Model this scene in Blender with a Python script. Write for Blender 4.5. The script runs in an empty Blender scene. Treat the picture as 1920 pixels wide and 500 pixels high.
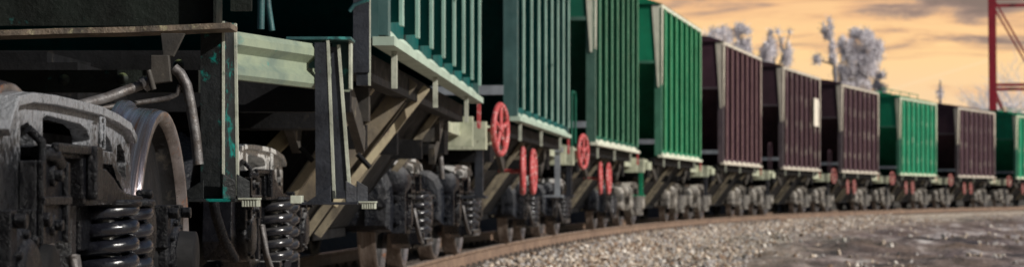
import bpy, bmesh, math, random
import numpy as np
from mathutils import Vector, Matrix, noise
random.seed(7); np.random.seed(7)
S = bpy.context.scene
C = S.collection
R = math.radians

# ------------------------------------------------------------------ camera
F = 4180.0 / 1920.0            # focal length in picture widths
EYE = 0.676
cam_d = bpy.data.cameras.new('camera'); cam = bpy.data.objects.new('camera', cam_d); C.objects.link(cam)
cam.location = (0, 0, EYE); cam.rotation_euler = (R(90), 0, 0)
cam_d.sensor_width = 36; cam_d.lens = F * 36; cam_d.shift_y = 113 / 1920.0
cam_d.clip_start = 0.1; cam_d.clip_end = 9000
cam_d.dof.use_dof = True; cam_d.dof.focus_distance = 7.6; cam_d.dof.aperture_fstop = 5.8
cam_d.dof.aperture_blades = 0
S.camera = cam

# ------------------------------------------------------------------ light
SUN = Vector((0.78, -0.42, 0.50)).normalized()      # towards the sun
sun_d = bpy.data.lights.new('sun', 'SUN'); sun = bpy.data.objects.new('sun', sun_d); C.objects.link(sun)
sun_d.energy = 5.0; sun_d.angle = R(0.5); sun_d.color = (1.0, 0.955, 0.89)
sun.rotation_euler = SUN.to_track_quat('Z', 'Y').to_euler()
W = bpy.data.worlds.new('World'); S.world = W; W.use_nodes = True
nt = W.node_tree; nt.nodes.clear()
def N(tree, t, **kw):
    n = tree.nodes.new(t)
    for k, v in kw.items(): setattr(n, k, v)
    return n
def ramp(tree, fac, stops, interp='LINEAR'):
    n = tree.nodes.new('ShaderNodeValToRGB'); n.color_ramp.interpolation = interp
    e = n.color_ramp.elements
    while len(e) > 1: e.remove(e[-1])
    e[0].position = stops[0][0]; e[0].color = tuple(stops[0][1]) + (1,) if len(stops[0][1]) == 3 else stops[0][1]
    for p, c in stops[1:]:
        q = e.new(p); q.color = tuple(c) + (1,)
    tree.links.new(fac, n.inputs[0]); return n
def mth(tree, op, a, b=None, clamp=False):
    n = tree.nodes.new('ShaderNodeMath'); n.operation = op; n.use_clamp = clamp
    for i, v in enumerate((a, b)):
        if v is None: continue
        if isinstance(v, (int, float)): n.inputs[i].default_value = v
        else: tree.links.new(v, n.inputs[i])
    return n.outputs[0]
def mixc(tree, f, a, b, bt='MIX'):
    n = tree.nodes.new('ShaderNodeMix'); n.data_type = 'RGBA'; n.blend_type = bt
    for s, v in ((n.inputs[0], f), (n.inputs[6], a), (n.inputs[7], b)):
        if isinstance(v, (int, float)): s.default_value = v
        elif isinstance(v, tuple): s.default_value = v + (1,) if len(v) == 3 else v
        else: tree.links.new(v, s)
    return n.outputs[2]
L = nt.links.new
sky = N(nt, 'ShaderNodeTexSky', sky_type='NISHITA'); sky.sun_disc = False
sky.sun_elevation = math.asin(SUN.z); sky.sun_rotation = math.atan2(SUN.x, SUN.y)
b1 = N(nt, 'ShaderNodeBackground'); b1.inputs[1].default_value = 0.05; L(sky.outputs[0], b1.inputs[0])
tc = N(nt, 'ShaderNodeTexCoord'); sp = N(nt, 'ShaderNodeSeparateXYZ'); L(tc.outputs['Generated'], sp.inputs[0])
X_, Y_, Z_ = sp.outputs
grad = ramp(nt, mth(nt, 'MULTIPLY', Z_, 8.0), [(0, (.66, .53, .46)), (.14, (.80, .60, .46)), (.30, (.96, .67, .40)), (.5, (1.05, .70, .34)), (.70, (.98, .60, .30)), (1, (.50, .36, .30))])
mp = N(nt, 'ShaderNodeMapping'); L(tc.outputs['Generated'], mp.inputs[0]); mp.inputs['Scale'].default_value = (15, 2, 105); mp.inputs['Location'].default_value = (1.3, 0, .35)
n1 = N(nt, 'ShaderNodeTexNoise'); L(mp.outputs[0], n1.inputs[0]); n1.inputs['Scale'].default_value = 1.0; n1.inputs['Detail'].default_value = 9; n1.inputs['Roughness'].default_value = .6; n1.inputs['Distortion'].default_value = .9
# a dark cloud bank to the right, high
dx = mth(nt, 'MULTIPLY', mth(nt, 'SUBTRACT', X_, .185), 22.0); dz = mth(nt, 'MULTIPLY', mth(nt, 'SUBTRACT', Z_, .084), 92.0)
bank = mth(nt, 'SUBTRACT', 1.0, mth(nt, 'ADD', mth(nt, 'MULTIPLY', dx, dx), mth(nt, 'MULTIPLY', dz, dz)))
bank = mth(nt, 'MULTIPLY', mth(nt, 'MAXIMUM', bank, 0.0), .30)
dx2 = mth(nt, 'MULTIPLY', mth(nt, 'SUBTRACT', X_, .235), 22.0); dz2 = mth(nt, 'MULTIPLY', mth(nt, 'SUBTRACT', Z_, .066), 110.0)
bank2 = mth(nt, 'SUBTRACT', 1.0, mth(nt, 'ADD', mth(nt, 'MULTIPLY', dx2, dx2), mth(nt, 'MULTIPLY', dz2, dz2)))
bank2 = mth(nt, 'MULTIPLY', mth(nt, 'MAXIMUM', bank2, 0.0), .16)
hi = mth(nt, 'MULTIPLY', mth(nt, 'SUBTRACT', Z_, .062), 4.2, False)
cl = mth(nt, 'ADD', mth(nt, 'ADD', mth(nt, 'ADD', n1.outputs[0], bank), bank2), mth(nt, 'MINIMUM', mth(nt, 'MAXIMUM', hi, -.12), .12))
cm = ramp(nt, cl, [(.48, (0, 0, 0)), (.78, (1, 1, 1))], 'EASE')
cc = ramp(nt, cl, [(.46, (.95, .44, .20)), (.60, (.72, .36, .21)), (.70, (.36, .25, .22)), (.84, (.18, .145, .145))])
sunset = mixc(nt, mth(nt, 'MULTIPLY', cm.outputs[0], .9), grad.outputs[0], cc.outputs[0])
# thin vapour trail
ln = mth(nt, 'ABSOLUTE', mth(nt, 'SUBTRACT', mth(nt, 'SUBTRACT', Z_, .0557), mth(nt, 'MULTIPLY', mth(nt, 'SUBTRACT', X_, .20), .30)))
trail = mth(nt, 'MULTIPLY', mth(nt, 'LESS_THAN', ln, .0006), .22)
trail = mth(nt, 'MULTIPLY', trail, mth(nt, 'MULTIPLY', mth(nt, 'GREATER_THAN', X_, .155), mth(nt, 'LESS_THAN', X_, .208)))
sunset = mixc(nt, trail, sunset, (1, .8, .55))
b2 = N(nt, 'ShaderNodeBackground'); b2.inputs[1].default_value = 1.0; L(sunset, b2.inputs[0])
azm = ramp(nt, Y_, [(.78, (0, 0, 0)), (.93, (1, 1, 1))])
elm = ramp(nt, Z_, [(.12, (1, 1, 1)), (.30, (0, 0, 0))])
mk = mth(nt, 'MULTIPLY', azm.outputs[0], elm.outputs[0])
ms = N(nt, 'ShaderNodeMixShader'); L(mk, ms.inputs[0]); L(b1.outputs[0], ms.inputs[1]); L(b2.outputs[0], ms.inputs[2])
wo = N(nt, 'ShaderNodeOutputWorld'); L(ms.outputs[0], wo.inputs[0])
S.view_settings.view_transform = 'Standard'; S.view_settings.look = 'None'; S.view_settings.exposure = 0.0; S.view_settings.gamma = 1
S.cycles.max_bounces = 6

# ------------------------------------------------------------------ materials
def mat(name, col, col2=None, rough=.6, metal=0.0, nscale=6.0, spots=None, spot_scale=14, spot_lo=.58, spot_hi=.68, bump=.25, bscale=40, dust=None, dustamt=.6, stretch=(1, 1, 1), spec=.5, streak=None, bdist=.01, coat=0):
    m = bpy.data.materials.new(name); m.use_nodes = True; t = m.node_tree; b = t.nodes['Principled BSDF']
    tcn = t.nodes.new('ShaderNodeTexCoord'); mpn = t.nodes.new('ShaderNodeMapping'); 
    oi = t.nodes.new('ShaderNodeObjectInfo'); va = t.nodes.new('ShaderNodeVectorMath'); va.operation = 'ADD'; t.links.new(tcn.outputs['Object'], va.inputs[0]); t.links.new(mth(t, 'MULTIPLY', oi.outputs['Random'], 37.0), va.inputs[1])
    t.links.new(va.outputs[0], mpn.inputs[0]); mpn.inputs['Scale'].default_value = stretch
    def nz(sc, det=6, ro=.6):
        n = t.nodes.new('ShaderNodeTexNoise'); n.inputs['Scale'].default_value = sc; n.inputs['Detail'].default_value = det; n.inputs['Roughness'].default_value = ro
        t.links.new(mpn.outputs[0], n.inputs[0]); return n.outputs[0]
    c2 = col2 or tuple(x * .6 for x in col)
    c = ramp(t, nz(nscale), [(.35, col2 or c2), (.62, col)]).outputs[0]
    if spots:
        f = ramp(t, nz(spot_scale, 8, .7), [(spot_lo, (0, 0, 0)), (spot_hi, (1, 1, 1))]).outputs[0]
        c = mixc(t, f, c, spots)
    if streak:
        m2 = t.nodes.new('ShaderNodeMapping'); t.links.new(va.outputs[0], m2.inputs[0]); m2.inputs['Scale'].default_value = (9, 9, .7)
        n = t.nodes.new('ShaderNodeTexNoise'); n.inputs['Scale'].default_value = 1.4; n.inputs['Detail'].default_value = 6; t.links.new(m2.outputs[0], n.inputs[0])
        f = ramp(t, n.outputs[0], [(.52, (0, 0, 0)), (.75, (.75, .75, .75))]).outputs[0]
        c = mixc(t, f, c, streak)
    if dust:
        g = t.nodes.new('ShaderNodeNewGeometry'); s = t.nodes.new('ShaderNodeSeparateXYZ'); t.links.new(g.outputs['Normal'], s.inputs[0])
        f = ramp(t, mth(t, 'MULTIPLY', s.outputs[2], mth(t, 'ADD', nz(22, 8, .7), .5)), [(.25, (0, 0, 0)), (.8, (dustamt,) * 3)]).outputs[0]
        c = mixc(t, f, c, dust)
    t.links.new(c, b.inputs['Base Color'])
    rr = ramp(t, nz(nscale * 3), [(.3, (max(rough - .15, .05),) * 3), (.7, (min(rough + .15, 1),) * 3)]).outputs[0]
    t.links.new(rr, b.inputs['Roughness']); b.inputs['Metallic'].default_value = metal
    b.inputs['Specular IOR Level'].default_value = spec
    b.inputs['Coat Weight'].default_value = coat; b.inputs['Coat Roughness'].default_value = .2
    if bump:
        bn = t.nodes.new('ShaderNodeBump'); bn.inputs['Strength'].default_value = bump; bn.inputs['Distance'].default_value = bdist
        t.links.new(nz(bscale, 8, .65), bn.inputs['Height']); t.links.new(bn.outputs[0], b.inputs['Normal'])
    return m
M = {}
M['oil'] = mat('oily_black_casting', (.005, .0055, .007), (.002, .002, .003), .24, 0, 9, (.014, .014, .016), 30, .64, .74, .9, 40, (.04, .042, .05), .4, bdist=.012, spec=.16)
M['oil_far'] = mat('dusty_black_casting', (.006, .006, .008), (.003, .003, .004), .28, 0, 6, (.02, .019, .018), 9, .62, .74, .8, 30, (.18, .175, .17), .7, spec=.2)
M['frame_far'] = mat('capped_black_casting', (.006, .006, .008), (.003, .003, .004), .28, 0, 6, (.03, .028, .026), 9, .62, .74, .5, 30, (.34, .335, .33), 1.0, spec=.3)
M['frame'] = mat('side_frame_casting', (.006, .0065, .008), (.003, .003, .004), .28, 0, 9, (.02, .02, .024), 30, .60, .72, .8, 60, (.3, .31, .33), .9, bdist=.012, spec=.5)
def chord_highlight(m, z0, z1, col, lo=.72):            # grazing sun highlight painted in as pale dusty mottling on the upper chord
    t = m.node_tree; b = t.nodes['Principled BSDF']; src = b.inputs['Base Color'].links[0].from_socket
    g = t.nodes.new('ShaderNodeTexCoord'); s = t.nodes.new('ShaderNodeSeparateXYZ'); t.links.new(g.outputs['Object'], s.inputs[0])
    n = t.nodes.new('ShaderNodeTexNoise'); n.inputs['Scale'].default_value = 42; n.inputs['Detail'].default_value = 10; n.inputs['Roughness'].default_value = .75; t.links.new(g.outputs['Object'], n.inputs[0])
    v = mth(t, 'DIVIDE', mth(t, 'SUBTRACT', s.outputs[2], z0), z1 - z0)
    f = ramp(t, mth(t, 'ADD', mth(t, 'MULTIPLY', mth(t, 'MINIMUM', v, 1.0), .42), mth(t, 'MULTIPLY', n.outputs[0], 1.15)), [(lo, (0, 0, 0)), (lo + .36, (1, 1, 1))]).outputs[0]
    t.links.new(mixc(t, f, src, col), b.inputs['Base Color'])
chord_highlight(M['frame'], .70, .88, (.22, .23, .25)); chord_highlight(M['frame_far'], .72, .88, (.46, .455, .44), .60)
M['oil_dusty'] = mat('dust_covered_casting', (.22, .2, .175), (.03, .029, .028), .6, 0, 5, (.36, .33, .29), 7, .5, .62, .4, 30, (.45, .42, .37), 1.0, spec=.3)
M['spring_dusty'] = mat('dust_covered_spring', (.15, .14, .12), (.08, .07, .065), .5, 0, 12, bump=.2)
M['spring'] = mat('spring_steel_black', (.012, .013, .018), (.003, .003, .005), .20, .0, 18, (.03, .028, .026), 30, .68, .78, .14, 60, spec=.55)
M['spring_far'] = mat('spring_steel_dusty', (.014, .014, .018), (.005, .005, .007), .2, .0, 18, None, bump=.12, dust=(.12, .115, .11), dustamt=.3, spec=.5)
M['tread'] = mat('polished_wheel_tread', (.42, .47, .60), (.22, .17, .16), .22, .9, 3, (.36, .14, .05), 3.5, .56, .64, .15, 60, stretch=(22, .5, .5))
M['tread_far'] = mat('worn_wheel_tread', (.16, .13, .11), (.08, .055, .04), .4, .4, 8, bump=.2, stretch=(12, 1, 1))
M['wheel'] = mat('wheel_disc_grime', (.022, .019, .017), (.010, .009, .009), .6, 0, 7, (.06, .045, .03), 10, .58, .7, .4, 40)
M['rusty'] = mat('rusty_flange_edge', (.16, .12, .085), (.06, .05, .04), .7, 0, 14, (.30, .27, .16), 22, .55, .66, .7, 60)
M['dark_under'] = mat('underframe_grime', (.008, .008, .009), (.003, .003, .003), .7, 0, 4, (.03, .026, .022), 9, .6, .7, .4, 30, spec=.15)
M['dark_green'] = mat('greasy_dark_green_steel', (.011, .015, .012), (.004, .005, .004), .6, 0, 5, (.01, .075, .07), 8, .63, .68, .5, 45, (.10, .12, .05), .7, spec=.2)
M['teal_post'] = mat('worn_teal_post', (.012, .014, .015), (.005, .006, .006), .5, 0, 9, (.0, .13, .11), 5, .54, .60, .4, 60, spec=.25)
M['grey_post'] = mat('worn_slate_post', (.028, .031, .039), (.013, .014, .018), .5, 0, 9, (.02, .14, .13), 6, .66, .72, .35, 60, spec=.3)
M['edge'] = mat('pale_edge', (.42, .44, .36), (.24, .25, .20), .6, 0, 9, (.12, .16, .13), 16, .60, .68, .3, 50)  # pale mottled colour for narrow edges of posts, plates and steps
M['cream_green'] = mat('faded_green_cream_paint', (.23, .27, .19), (.13, .17, .14), .55, 0, 5, (.03, .22, .20), 7, .62, .69, .3, 30)
M['bracket'] = mat('teal_bracket_paint', (.02, .085, .085), (.015, .045, .05), .5, 0, 8, (.05, .26, .24), 11, .60, .66, .3, 40)
M['tan'] = mat('dusty_tan_chute_steel', (.15, .12, .075), (.055, .045, .035), .75, 0, 4, (.09, .07, .055), 7, .56, .68, .4, 30, streak=(.07, .055, .045))
M['tan_edge'] = mat('pale_dusty_chute_flange', (.36, .31, .20), (.22, .18, .12), .7, 0, 6, (.16, .12, .09), 9, .58, .68, .3, 30)
M['brown_steel'] = mat('brown_grimy_steel', (.045, .038, .030), (.02, .018, .016), .7, 0, 5, (.2, .17, .12), 8, .58, .7, .3, 30)
M['pipe'] = mat('grey_worn_pipe', (.13, .125, .125), (.06, .05, .045), .45, .3, 14, (.09, .06, .04), 25, .58, .68, .4, 60)
M['red'] = mat('faded_red_handwheel', (.44, .055, .055), (.30, .04, .04), .55, 0, 8, (.62, .42, .40), 26, .54, .64, .2, 40)
M['cast'] = mat('glossy_blue_black_casting', (.006, .008, .013), (.003, .003, .005), .34, 0, 6, (.035, .035, .036), 12, .58, .7, .9, 26, (.16, .16, .165), .7, spec=.3, bdist=.02)
M['red_dull'] = mat('dusty_red_handwheel', (.30, .075, .065), (.17, .05, .045), .7, 0, 6, (.34, .22, .19), 14, .5, .66, .2, 40)
M['rail'] = mat('rail_steel_rusty', (.24, .16, .11), (.14, .09, .065), .6, .1, 4, bump=.3)
M['railtop'] = mat('rail_head_worn', (.42, .36, .32), (.30, .23, .19), .35, .6, 4, bump=.1)
M['sleeper'] = mat('weathered_sleeper', (.13, .105, .085), (.06, .05, .045), .85, 0, 6, bump=.5)
M['crane'] = mat('crane_red_paint', (.30, .012, .026), (.20, .010, .020), .5, 0, 1.2, bump=.1)
M['bark'] = mat('grey_bark', (.20, .19, .20), (.12, .11, .12), .9, 0, 4, bump=.3)
M['twig'] = mat('grey_twigs', (.86, .82, .84), (.62, .59, .62), .9, 0, .5, bump=0)
M['white_plate'] = mat('white_notice_plate', (.75, .68, .56), (.6, .54, .45), .5, 0, 5, bump=.1)
M['bankm'] = mat('added_bank_earth', (.035, .030, .024), (.018, .016, .013), .95, 0, 2, bump=.6, bscale=8)
def body_mats(name, col, cap, wedge, bands=False, sh=.55):
    a = mat(name + '_panel_paint', col, tuple(x * .72 for x in col), .62, 0, 2.2, tuple(x * .35 + .03 * y for x, y in zip(col, (1.6, 1.0, .7))), 3.2, .62, .74, bump=.12, bscale=12, streak=tuple(x * .42 + .012 for x in col), spec=.2)
    c = mat(name + '_rib_edge_paint', cap, tuple(x * .7 for x in cap), .5, 0, 3, tuple(x * .35 for x in col), 8, .60, .68, .15, 30, spec=.25)
    if bands:
        t = c.node_tree; b = t.nodes['Principled BSDF']; src = b.inputs['Base Color'].links[0].from_socket
        tcn = t.nodes.new('ShaderNodeTexCoord'); s = t.nodes.new('ShaderNodeSeparateXYZ'); t.links.new(tcn.outputs['Object'], s.inputs[0])
        v = mth(t, 'SINE', mth(t, 'MULTIPLY', mth(t, 'SUBTRACT', s.outputs[2], 1.9), 2 * math.pi / .82))
        nn = t.nodes.new('ShaderNodeTexNoise'); nn.inputs['Scale'].default_value = 3.2; nn.inputs['Detail'].default_value = 5; oi = t.nodes.new('ShaderNodeObjectInfo'); va = t.nodes.new('ShaderNodeVectorMath'); va.operation = 'ADD'; t.links.new(tcn.outputs['Object'], va.inputs[0]); t.links.new(mth(t, 'MULTIPLY', oi.outputs['Random'], 37.0), va.inputs[1]); t.links.new(va.outputs[0], nn.inputs[0])
        f = ramp(t, mth(t, 'ADD', mth(t, 'MULTIPLY', v, .20), mth(t, 'MULTIPLY', nn.outputs[0], 1.1)), [(.62, (0, 0, 0)), (.95, (.8, .8, .8))]).outputs[0]
        t.links.new(mixc(t, f, src, wedge), b.inputs['Base Color'])
    w = mat(name + '_faded_corner_paint', wedge, tuple(x * .75 for x in wedge), .6, 0, 3, None, bump=.1)
    p = mat(name + '_corner_post_paint', tuple(x * .7 + .05 for x in col), tuple(x * .5 + .03 for x in col), .5, 0, 4, bump=.1)
    return a, c, w, p
BM = {
 'teal': body_mats('teal_wagon', (.001, .085, .078), (.24, .38, .32), (.38, .47, .38)),
 'green': body_mats('green_wagon', (.008, .100, .060), (.11, .28, .17), (.62, .62, .50)),
 'bright': body_mats('bright_green_wagon', (.008, .19, .092), (.12, .38, .19), (.66, .66, .52)),
 'brown': body_mats('brown_wagon', (.062, .028, .040), (.24, .14, .135), (.60, .54, .44)),
 'brown2': body_mats('faded_brown_wagon', (.054, .027, .036), (.15, .088, .088), (.54, .48, .39), True),
 'bright2': body_mats('faded_green_wagon', (.008, .20, .10), (.10, .34, .18), (.55, .58, .42), True),
}

# ------------------------------------------------------------------ mesh builder
class MB:
    def __init__(s): s.v = []; s.f = []; s.m = []; s.sm = []
    def add(s, vs, fs, mi=0, smooth=False):
        o = len(s.v); s.v += [tuple(v) for v in vs]
        for f in fs: s.f.append(tuple(i + o for i in f)); s.m.append(mi); s.sm.append(smooth)
        return s
    def box(s, x0, x1, y0, y1, z0, z1, mi=0):
        v = [(x, y, z) for x in (x0, x1) for y in (y0, y1) for z in (z0, z1)]
        return s.add(v, [(0, 1, 3, 2), (4, 6, 7, 5), (0, 4, 5, 1), (2, 3, 7, 6), (0, 2, 6, 4), (1, 5, 7, 3)], mi)
    def hexa(s, b, t, mi=0):      # two quads of points
        return s.add(list(b) + list(t), [(3, 2, 1, 0), (4, 5, 6, 7), (0, 1, 5, 4), (1, 2, 6, 5), (2, 3, 7, 6), (3, 0, 4, 7)], mi)
    def bar(s, a, b, w, h, mi=0, up=(0, 0, 1)):
        a = Vector(a); b = Vector(b); d = (b - a).normalized(); u = Vector(up)
        r = d.cross(u)
        if r.length < 1e-4: r = d.cross(Vector((1, 0, 0)))
        r.normalize(); u = r.cross(d)
        q = lambda p: [p - r * w / 2 - u * h / 2, p + r * w / 2 - u * h / 2, p + r * w / 2 + u * h / 2, p - r * w / 2 + u * h / 2]
        return s.hexa(q(a), q(b), mi)
    def tube(s, pts, r, n=8, mi=0, caps=True):
        pts = [Vector(p) for p in pts]; rs = r if isinstance(r, (list, tuple)) else [r] * len(pts)
        vs = []; ref = Vector((.31, .17, .93))
        for i, p in enumerate(pts):
            d = (pts[min(i + 1, len(pts) - 1)] - pts[max(i - 1, 0)]).normalized()
            a = d.cross(ref)
            if a.length < 1e-3: a = d.cross(Vector((1, 0, 0)))
            a.normalize(); b = d.cross(a)
            for k in range(n):
                t = 2 * math.pi * k / n; vs.append(p + (a * math.cos(t) + b * math.sin(t)) * rs[i])
        fs = [(i * n + k, i * n + (k + 1) % n, (i + 1) * n + (k + 1) % n, (i + 1) * n + k) for i in range(len(pts) - 1) for k in range(n)]
        s.add(vs, fs, mi, True)
        if caps: o = len(pts) - 1; s.add(vs[:n], [tuple(range(n))], mi); s.add(vs[o * n:], [tuple(range(n - 1, -1, -1))], mi)
        return s
    def lathe(s, prof, c, axis='x', n=40, mats=None, closed=False):   # prof: (radius, along) about axis through c
        c = Vector(c); vs = []
        for r, a in prof:
            for k in range(n):
                t = 2 * math.pi * k / n; p, q = r * math.cos(t), r * math.sin(t)
                vs.append(c + (Vector((a, p, q)) if axis == 'x' else Vector((p, a, q)) if axis == 'y' else Vector((p, q, a))))
        m = len(prof); rng = range(m if closed else m - 1)
        for i in rng:
            j = (i + 1) % m
            o = [(i * n + k, i * n + (k + 1) % n, j * n + (k + 1) % n, j * n + k) for k in range(n)]
            if i == 0: base = len(s.v); s.v += [tuple(v) for v in vs]
            for f in o: s.f.append(tuple(base + x for x in f)); s.m.append(mats[i] if mats else 0); s.sm.append(True)
        return s
    def prism(s, poly, x0, x1, mi=0, holes=None):   # polygon in (y,z) extruded along x
        bm = bmesh.new()
        loops = [poly] + (holes or [])
        es = []
        for lp in loops:
            vs = [bm.verts.new((x0, y, z)) for y, z in lp]
            for i in range(len(vs)): es.append(bm.edges.new((vs[i], vs[(i + 1) % len(vs)])))
        bmesh.ops.triangle_fill(bm, use_beauty=True, use_dissolve=False, edges=es)
        r = bmesh.ops.extrude_face_region(bm, geom=list(bm.faces))
        for g in r['geom']:
            if isinstance(g, bmesh.types.BMVert): g.co.x = x1
        bmesh.ops.recalc_face_normals(bm, faces=bm.faces)
        bm.verts.index_update()
        s.add([v.co.copy() for v in bm.verts], [tuple(v.index for v in f.verts) for f in bm.faces], mi)
        bm.free(); return s
    def mesh(s, name, mats):
        me = bpy.data.meshes.new(name); me.from_pydata(s.v, [], s.f)
        for m in mats: me.materials.append(m)
        me.polygons.foreach_set('material_index', s.m); me.polygons.foreach_set('use_smooth', s.sm)
        me.update(); bm = bmesh.new(); bm.from_mesh(me); bmesh.ops.recalc_face_normals(bm, faces=bm.faces); bm.to_mesh(me); bm.free()
        return me
    def build(s, name, mats, parent=None, bevel=0, loc=None, rotz=0, label=None):
        if not isinstance(mats, (list, tuple)): mats = [mats]
        return link(name, s.mesh(name, mats), parent, bevel, loc, rotz, label)
def link(name, me, parent=None, bevel=0, loc=None, rotz=0, label=None):
    o = bpy.data.objects.new(name, me); C.objects.link(o)
    if parent: o.parent = parent
    if loc is not None: o.location = loc
    o.rotation_euler.z = rotz
    if label: o['label'] = label
    if bevel:
        b = o.modifiers.new('bevel', 'BEVEL'); b.width = bevel; b.segments = 2; b.limit_method = 'ANGLE'; b.angle_limit = R(40)
        b.harden_normals = False
    return o
def thing(name, label, cat, loc=(0, 0, 0), rotz=0, group=None):
    o = bpy.data.objects.new(name, None); C.objects.link(o); o.location = loc; o.rotation_euler.z = rotz
    return tag(o, label, cat, group)
def tag(o, label=None, cat=None, group=None, kind=None):
    for k, v in (('label', label), ('category', cat), ('group', group), ('kind', kind)):
        if v: o[k] = v
    return o

# ------------------------------------------------------------------ the curve of the track
K0, KX, TH0 = .00405, -1.59268 - .76, -.01423
def th_(s): return TH0 + K0 * s
def path(s):
    t = th_(s); return (KX + (math.cos(TH0) - math.cos(t)) / K0, (math.sin(t) - math.sin(TH0)) / K0, t)
# circle centre: a point at offset w to the right of the centre line lies at radius 1/K0 - w
CC = (KX + math.cos(TH0) / K0, -math.sin(TH0) / K0)
def off_of(x, y): return 1 / K0 - math.hypot(x - CC[0], y - CC[1])
def tp(s, w, z=0): x, y, t = path(s); return (x + w * math.cos(t), y - w * math.sin(t), z)
S0 = 12.13; PITCH = 12.0; BASE = 7.59; HB = BASE / 2; L2 = 3.78; HW = 1.53; HS = 1.495; HT = 4.70

# ------------------------------------------------------------------ ground
def ground_h(x, y):
    w = off_of(x, y)
    h = -.21
    if w > 1.5: h -= min((w - 1.5) * .22, .22)
    if w < -1.6: h -= min((-w - 1.6) * .2, .15)
    k = max(0, min(1, (w - 1.7) / 1.5))
    far = max(0., min(1., (260 - abs(y)) / 60))
    n = noise.fractal(Vector((x * .35, y * .16, 0)), 1.0, 2.0, 4) * .07 + noise.fractal(Vector((x * 1.5, y * .42, 3)), .8, 2.2, 5) * .055
    ridge = .16 * math.exp(-((w - 3.0) / .8) ** 2) * max(0, min(1, (y - 45) / 20)) * (0.5 + noise.noise(Vector((x * .5, y * .5, 7))))
    return h + k * far * n * 1.5 + ridge * far + noise.noise(Vector((x * 3, y * 3, 1))) * .012
ys = list(np.concatenate([[-3000, -800, -200, -60, -20], np.arange(-8, 16, 1.0), np.arange(16, 24, .5), np.arange(24, 62, .19), np.arange(62, 120, .45), np.arange(120, 260, 3.0), [270, 320, 420, 700, 1400, 4000]]))
xs = list(np.concatenate([[-3000, -900, -200, -80, -40, -20, -12], np.arange(-8, -1, .5), np.arange(-1, 14, .12), np.arange(14, 34, .25), np.arange(34, 70, 2.), [75, 100, 200, 800, 3000]]))
vs = [(x, y, ground_h(x, y)) for y in ys for x in xs]; nx = len(xs)
fs = [(j * nx + i, j * nx + i + 1, (j + 1) * nx + i + 1, (j + 1) * nx + i) for j in range(len(ys) - 1) for i in range(nx - 1)]
gm = bpy.data.materials.new('mud_and_ballast'); gm.use_nodes = True; t = gm.node_tree; b = t.nodes['Principled BSDF']
g = t.nodes.new('ShaderNodeTexCoord')
def gn(sc, st=(1, 1, 1), det=7, ro=.6, loc=(0, 0, 0)):
    m_ = t.nodes.new('ShaderNodeMapping'); t.links.new(g.outputs['Object'], m_.inputs[0]); m_.inputs['Scale'].default_value = st; m_.inputs['Location'].default_value = loc
    n = t.nodes.new('ShaderNodeTexNoise'); n.inputs['Scale'].default_value = sc; n.inputs['Detail'].default_value = det; n.inputs['Roughness'].default_value = ro
    t.links.new(m_.outputs[0], n.inputs[0]); return n.outputs[0]
at = t.nodes.new('ShaderNodeAttribute'); at.attribute_name = 'offset'; W_ = at.outputs['Fac']
mud = ramp(t, gn(1.1, (1, .30, 1), 9, .68), [(.40, (.040, .030, .028)), (.47, (.14, .10, .09)), (.54, (.24, .18, .16)), (.64, (.60, .54, .51))]).outputs[0]
red = ramp(t, gn(.45, (1, .4, 1), loc=(7, 3, 0)), [(.47, (0, 0, 0)), (.62, (.8, .8, .8))]).outputs[0]
mud = mixc(t, red, mud, (.17, .11, .075))
peb = ramp(t, gn(9, (1, .7, 1), 4, .7), [(.60, (0, 0, 0)), (.66, (1, 1, 1))]).outputs[0]
mud = mixc(t, mth(t, 'MULTIPLY', peb, ramp(t, gn(.8, loc=(3, 9, 0)), [(.45, (0, 0, 0)), (.6, (1, 1, 1))]).outputs[0]), mud, (.50, .46, .43))
vo = t.nodes.new('ShaderNodeTexVoronoi'); vo.inputs['Scale'].default_value = 13; t.links.new(g.outputs['Object'], vo.inputs['Vector'])
sv = t.nodes.new('ShaderNodeSeparateColor'); t.links.new(vo.outputs['Color'], sv.inputs[0])
bal = ramp(t, sv.outputs[0], [(0, (.15, .10, .07)), (.4, (.34, .26, .19)), (.75, (.46, .39, .31)), (1, (.62, .58, .54))]).outputs[0]
wn = mth(t, 'ADD', W_, mth(t, 'MULTIPLY', mth(t, 'SUBTRACT', gn(.35), .5), 7.0))
bf = ramp(t, mth(t, 'MULTIPLY', wn, .1), [(.22, (0, 0, 0)), (.56, (1, 1, 1))]).outputs[0]
gc = mixc(t, bf, bal, mud)
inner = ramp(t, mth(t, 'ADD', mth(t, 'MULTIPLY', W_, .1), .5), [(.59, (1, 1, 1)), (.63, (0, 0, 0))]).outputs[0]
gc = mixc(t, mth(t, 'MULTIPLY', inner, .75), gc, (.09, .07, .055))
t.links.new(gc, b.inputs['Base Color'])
wet = ramp(t, gn(.4, (1, .3, 1), loc=(1, 2, 5)), [(.48, (.92, .92, .92)), (.60, (.38, .38, .38))]).outputs[0]
t.links.new(mixc(t, bf, (.9, .9, .9), wet), b.inputs['Roughness'])
bn = t.nodes.new('ShaderNodeBump'); bn.inputs['Strength'].default_value = .8; bn.inputs['Distance'].default_value = .06
t.links.new(mth(t, 'ADD', gn(5, det=9, ro=.7), mth(t, 'MULTIPLY', vo.outputs['Distance'], -.6)), bn.inputs['Height']); t.links.new(bn.outputs[0], b.inputs['Normal'])
me = bpy.data.meshes.new('ground'); me.from_pydata(vs, [], fs); me.materials.append(gm)
a = me.attributes.new('offset', 'FLOAT', 'POINT'); a.data.foreach_set('value', [max(-20, min(60, off_of(v[0], v[1]))) for v in vs])
for p in me.polygons: p.use_smooth = True
tag(link('ground', me), kind='structure')

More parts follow.
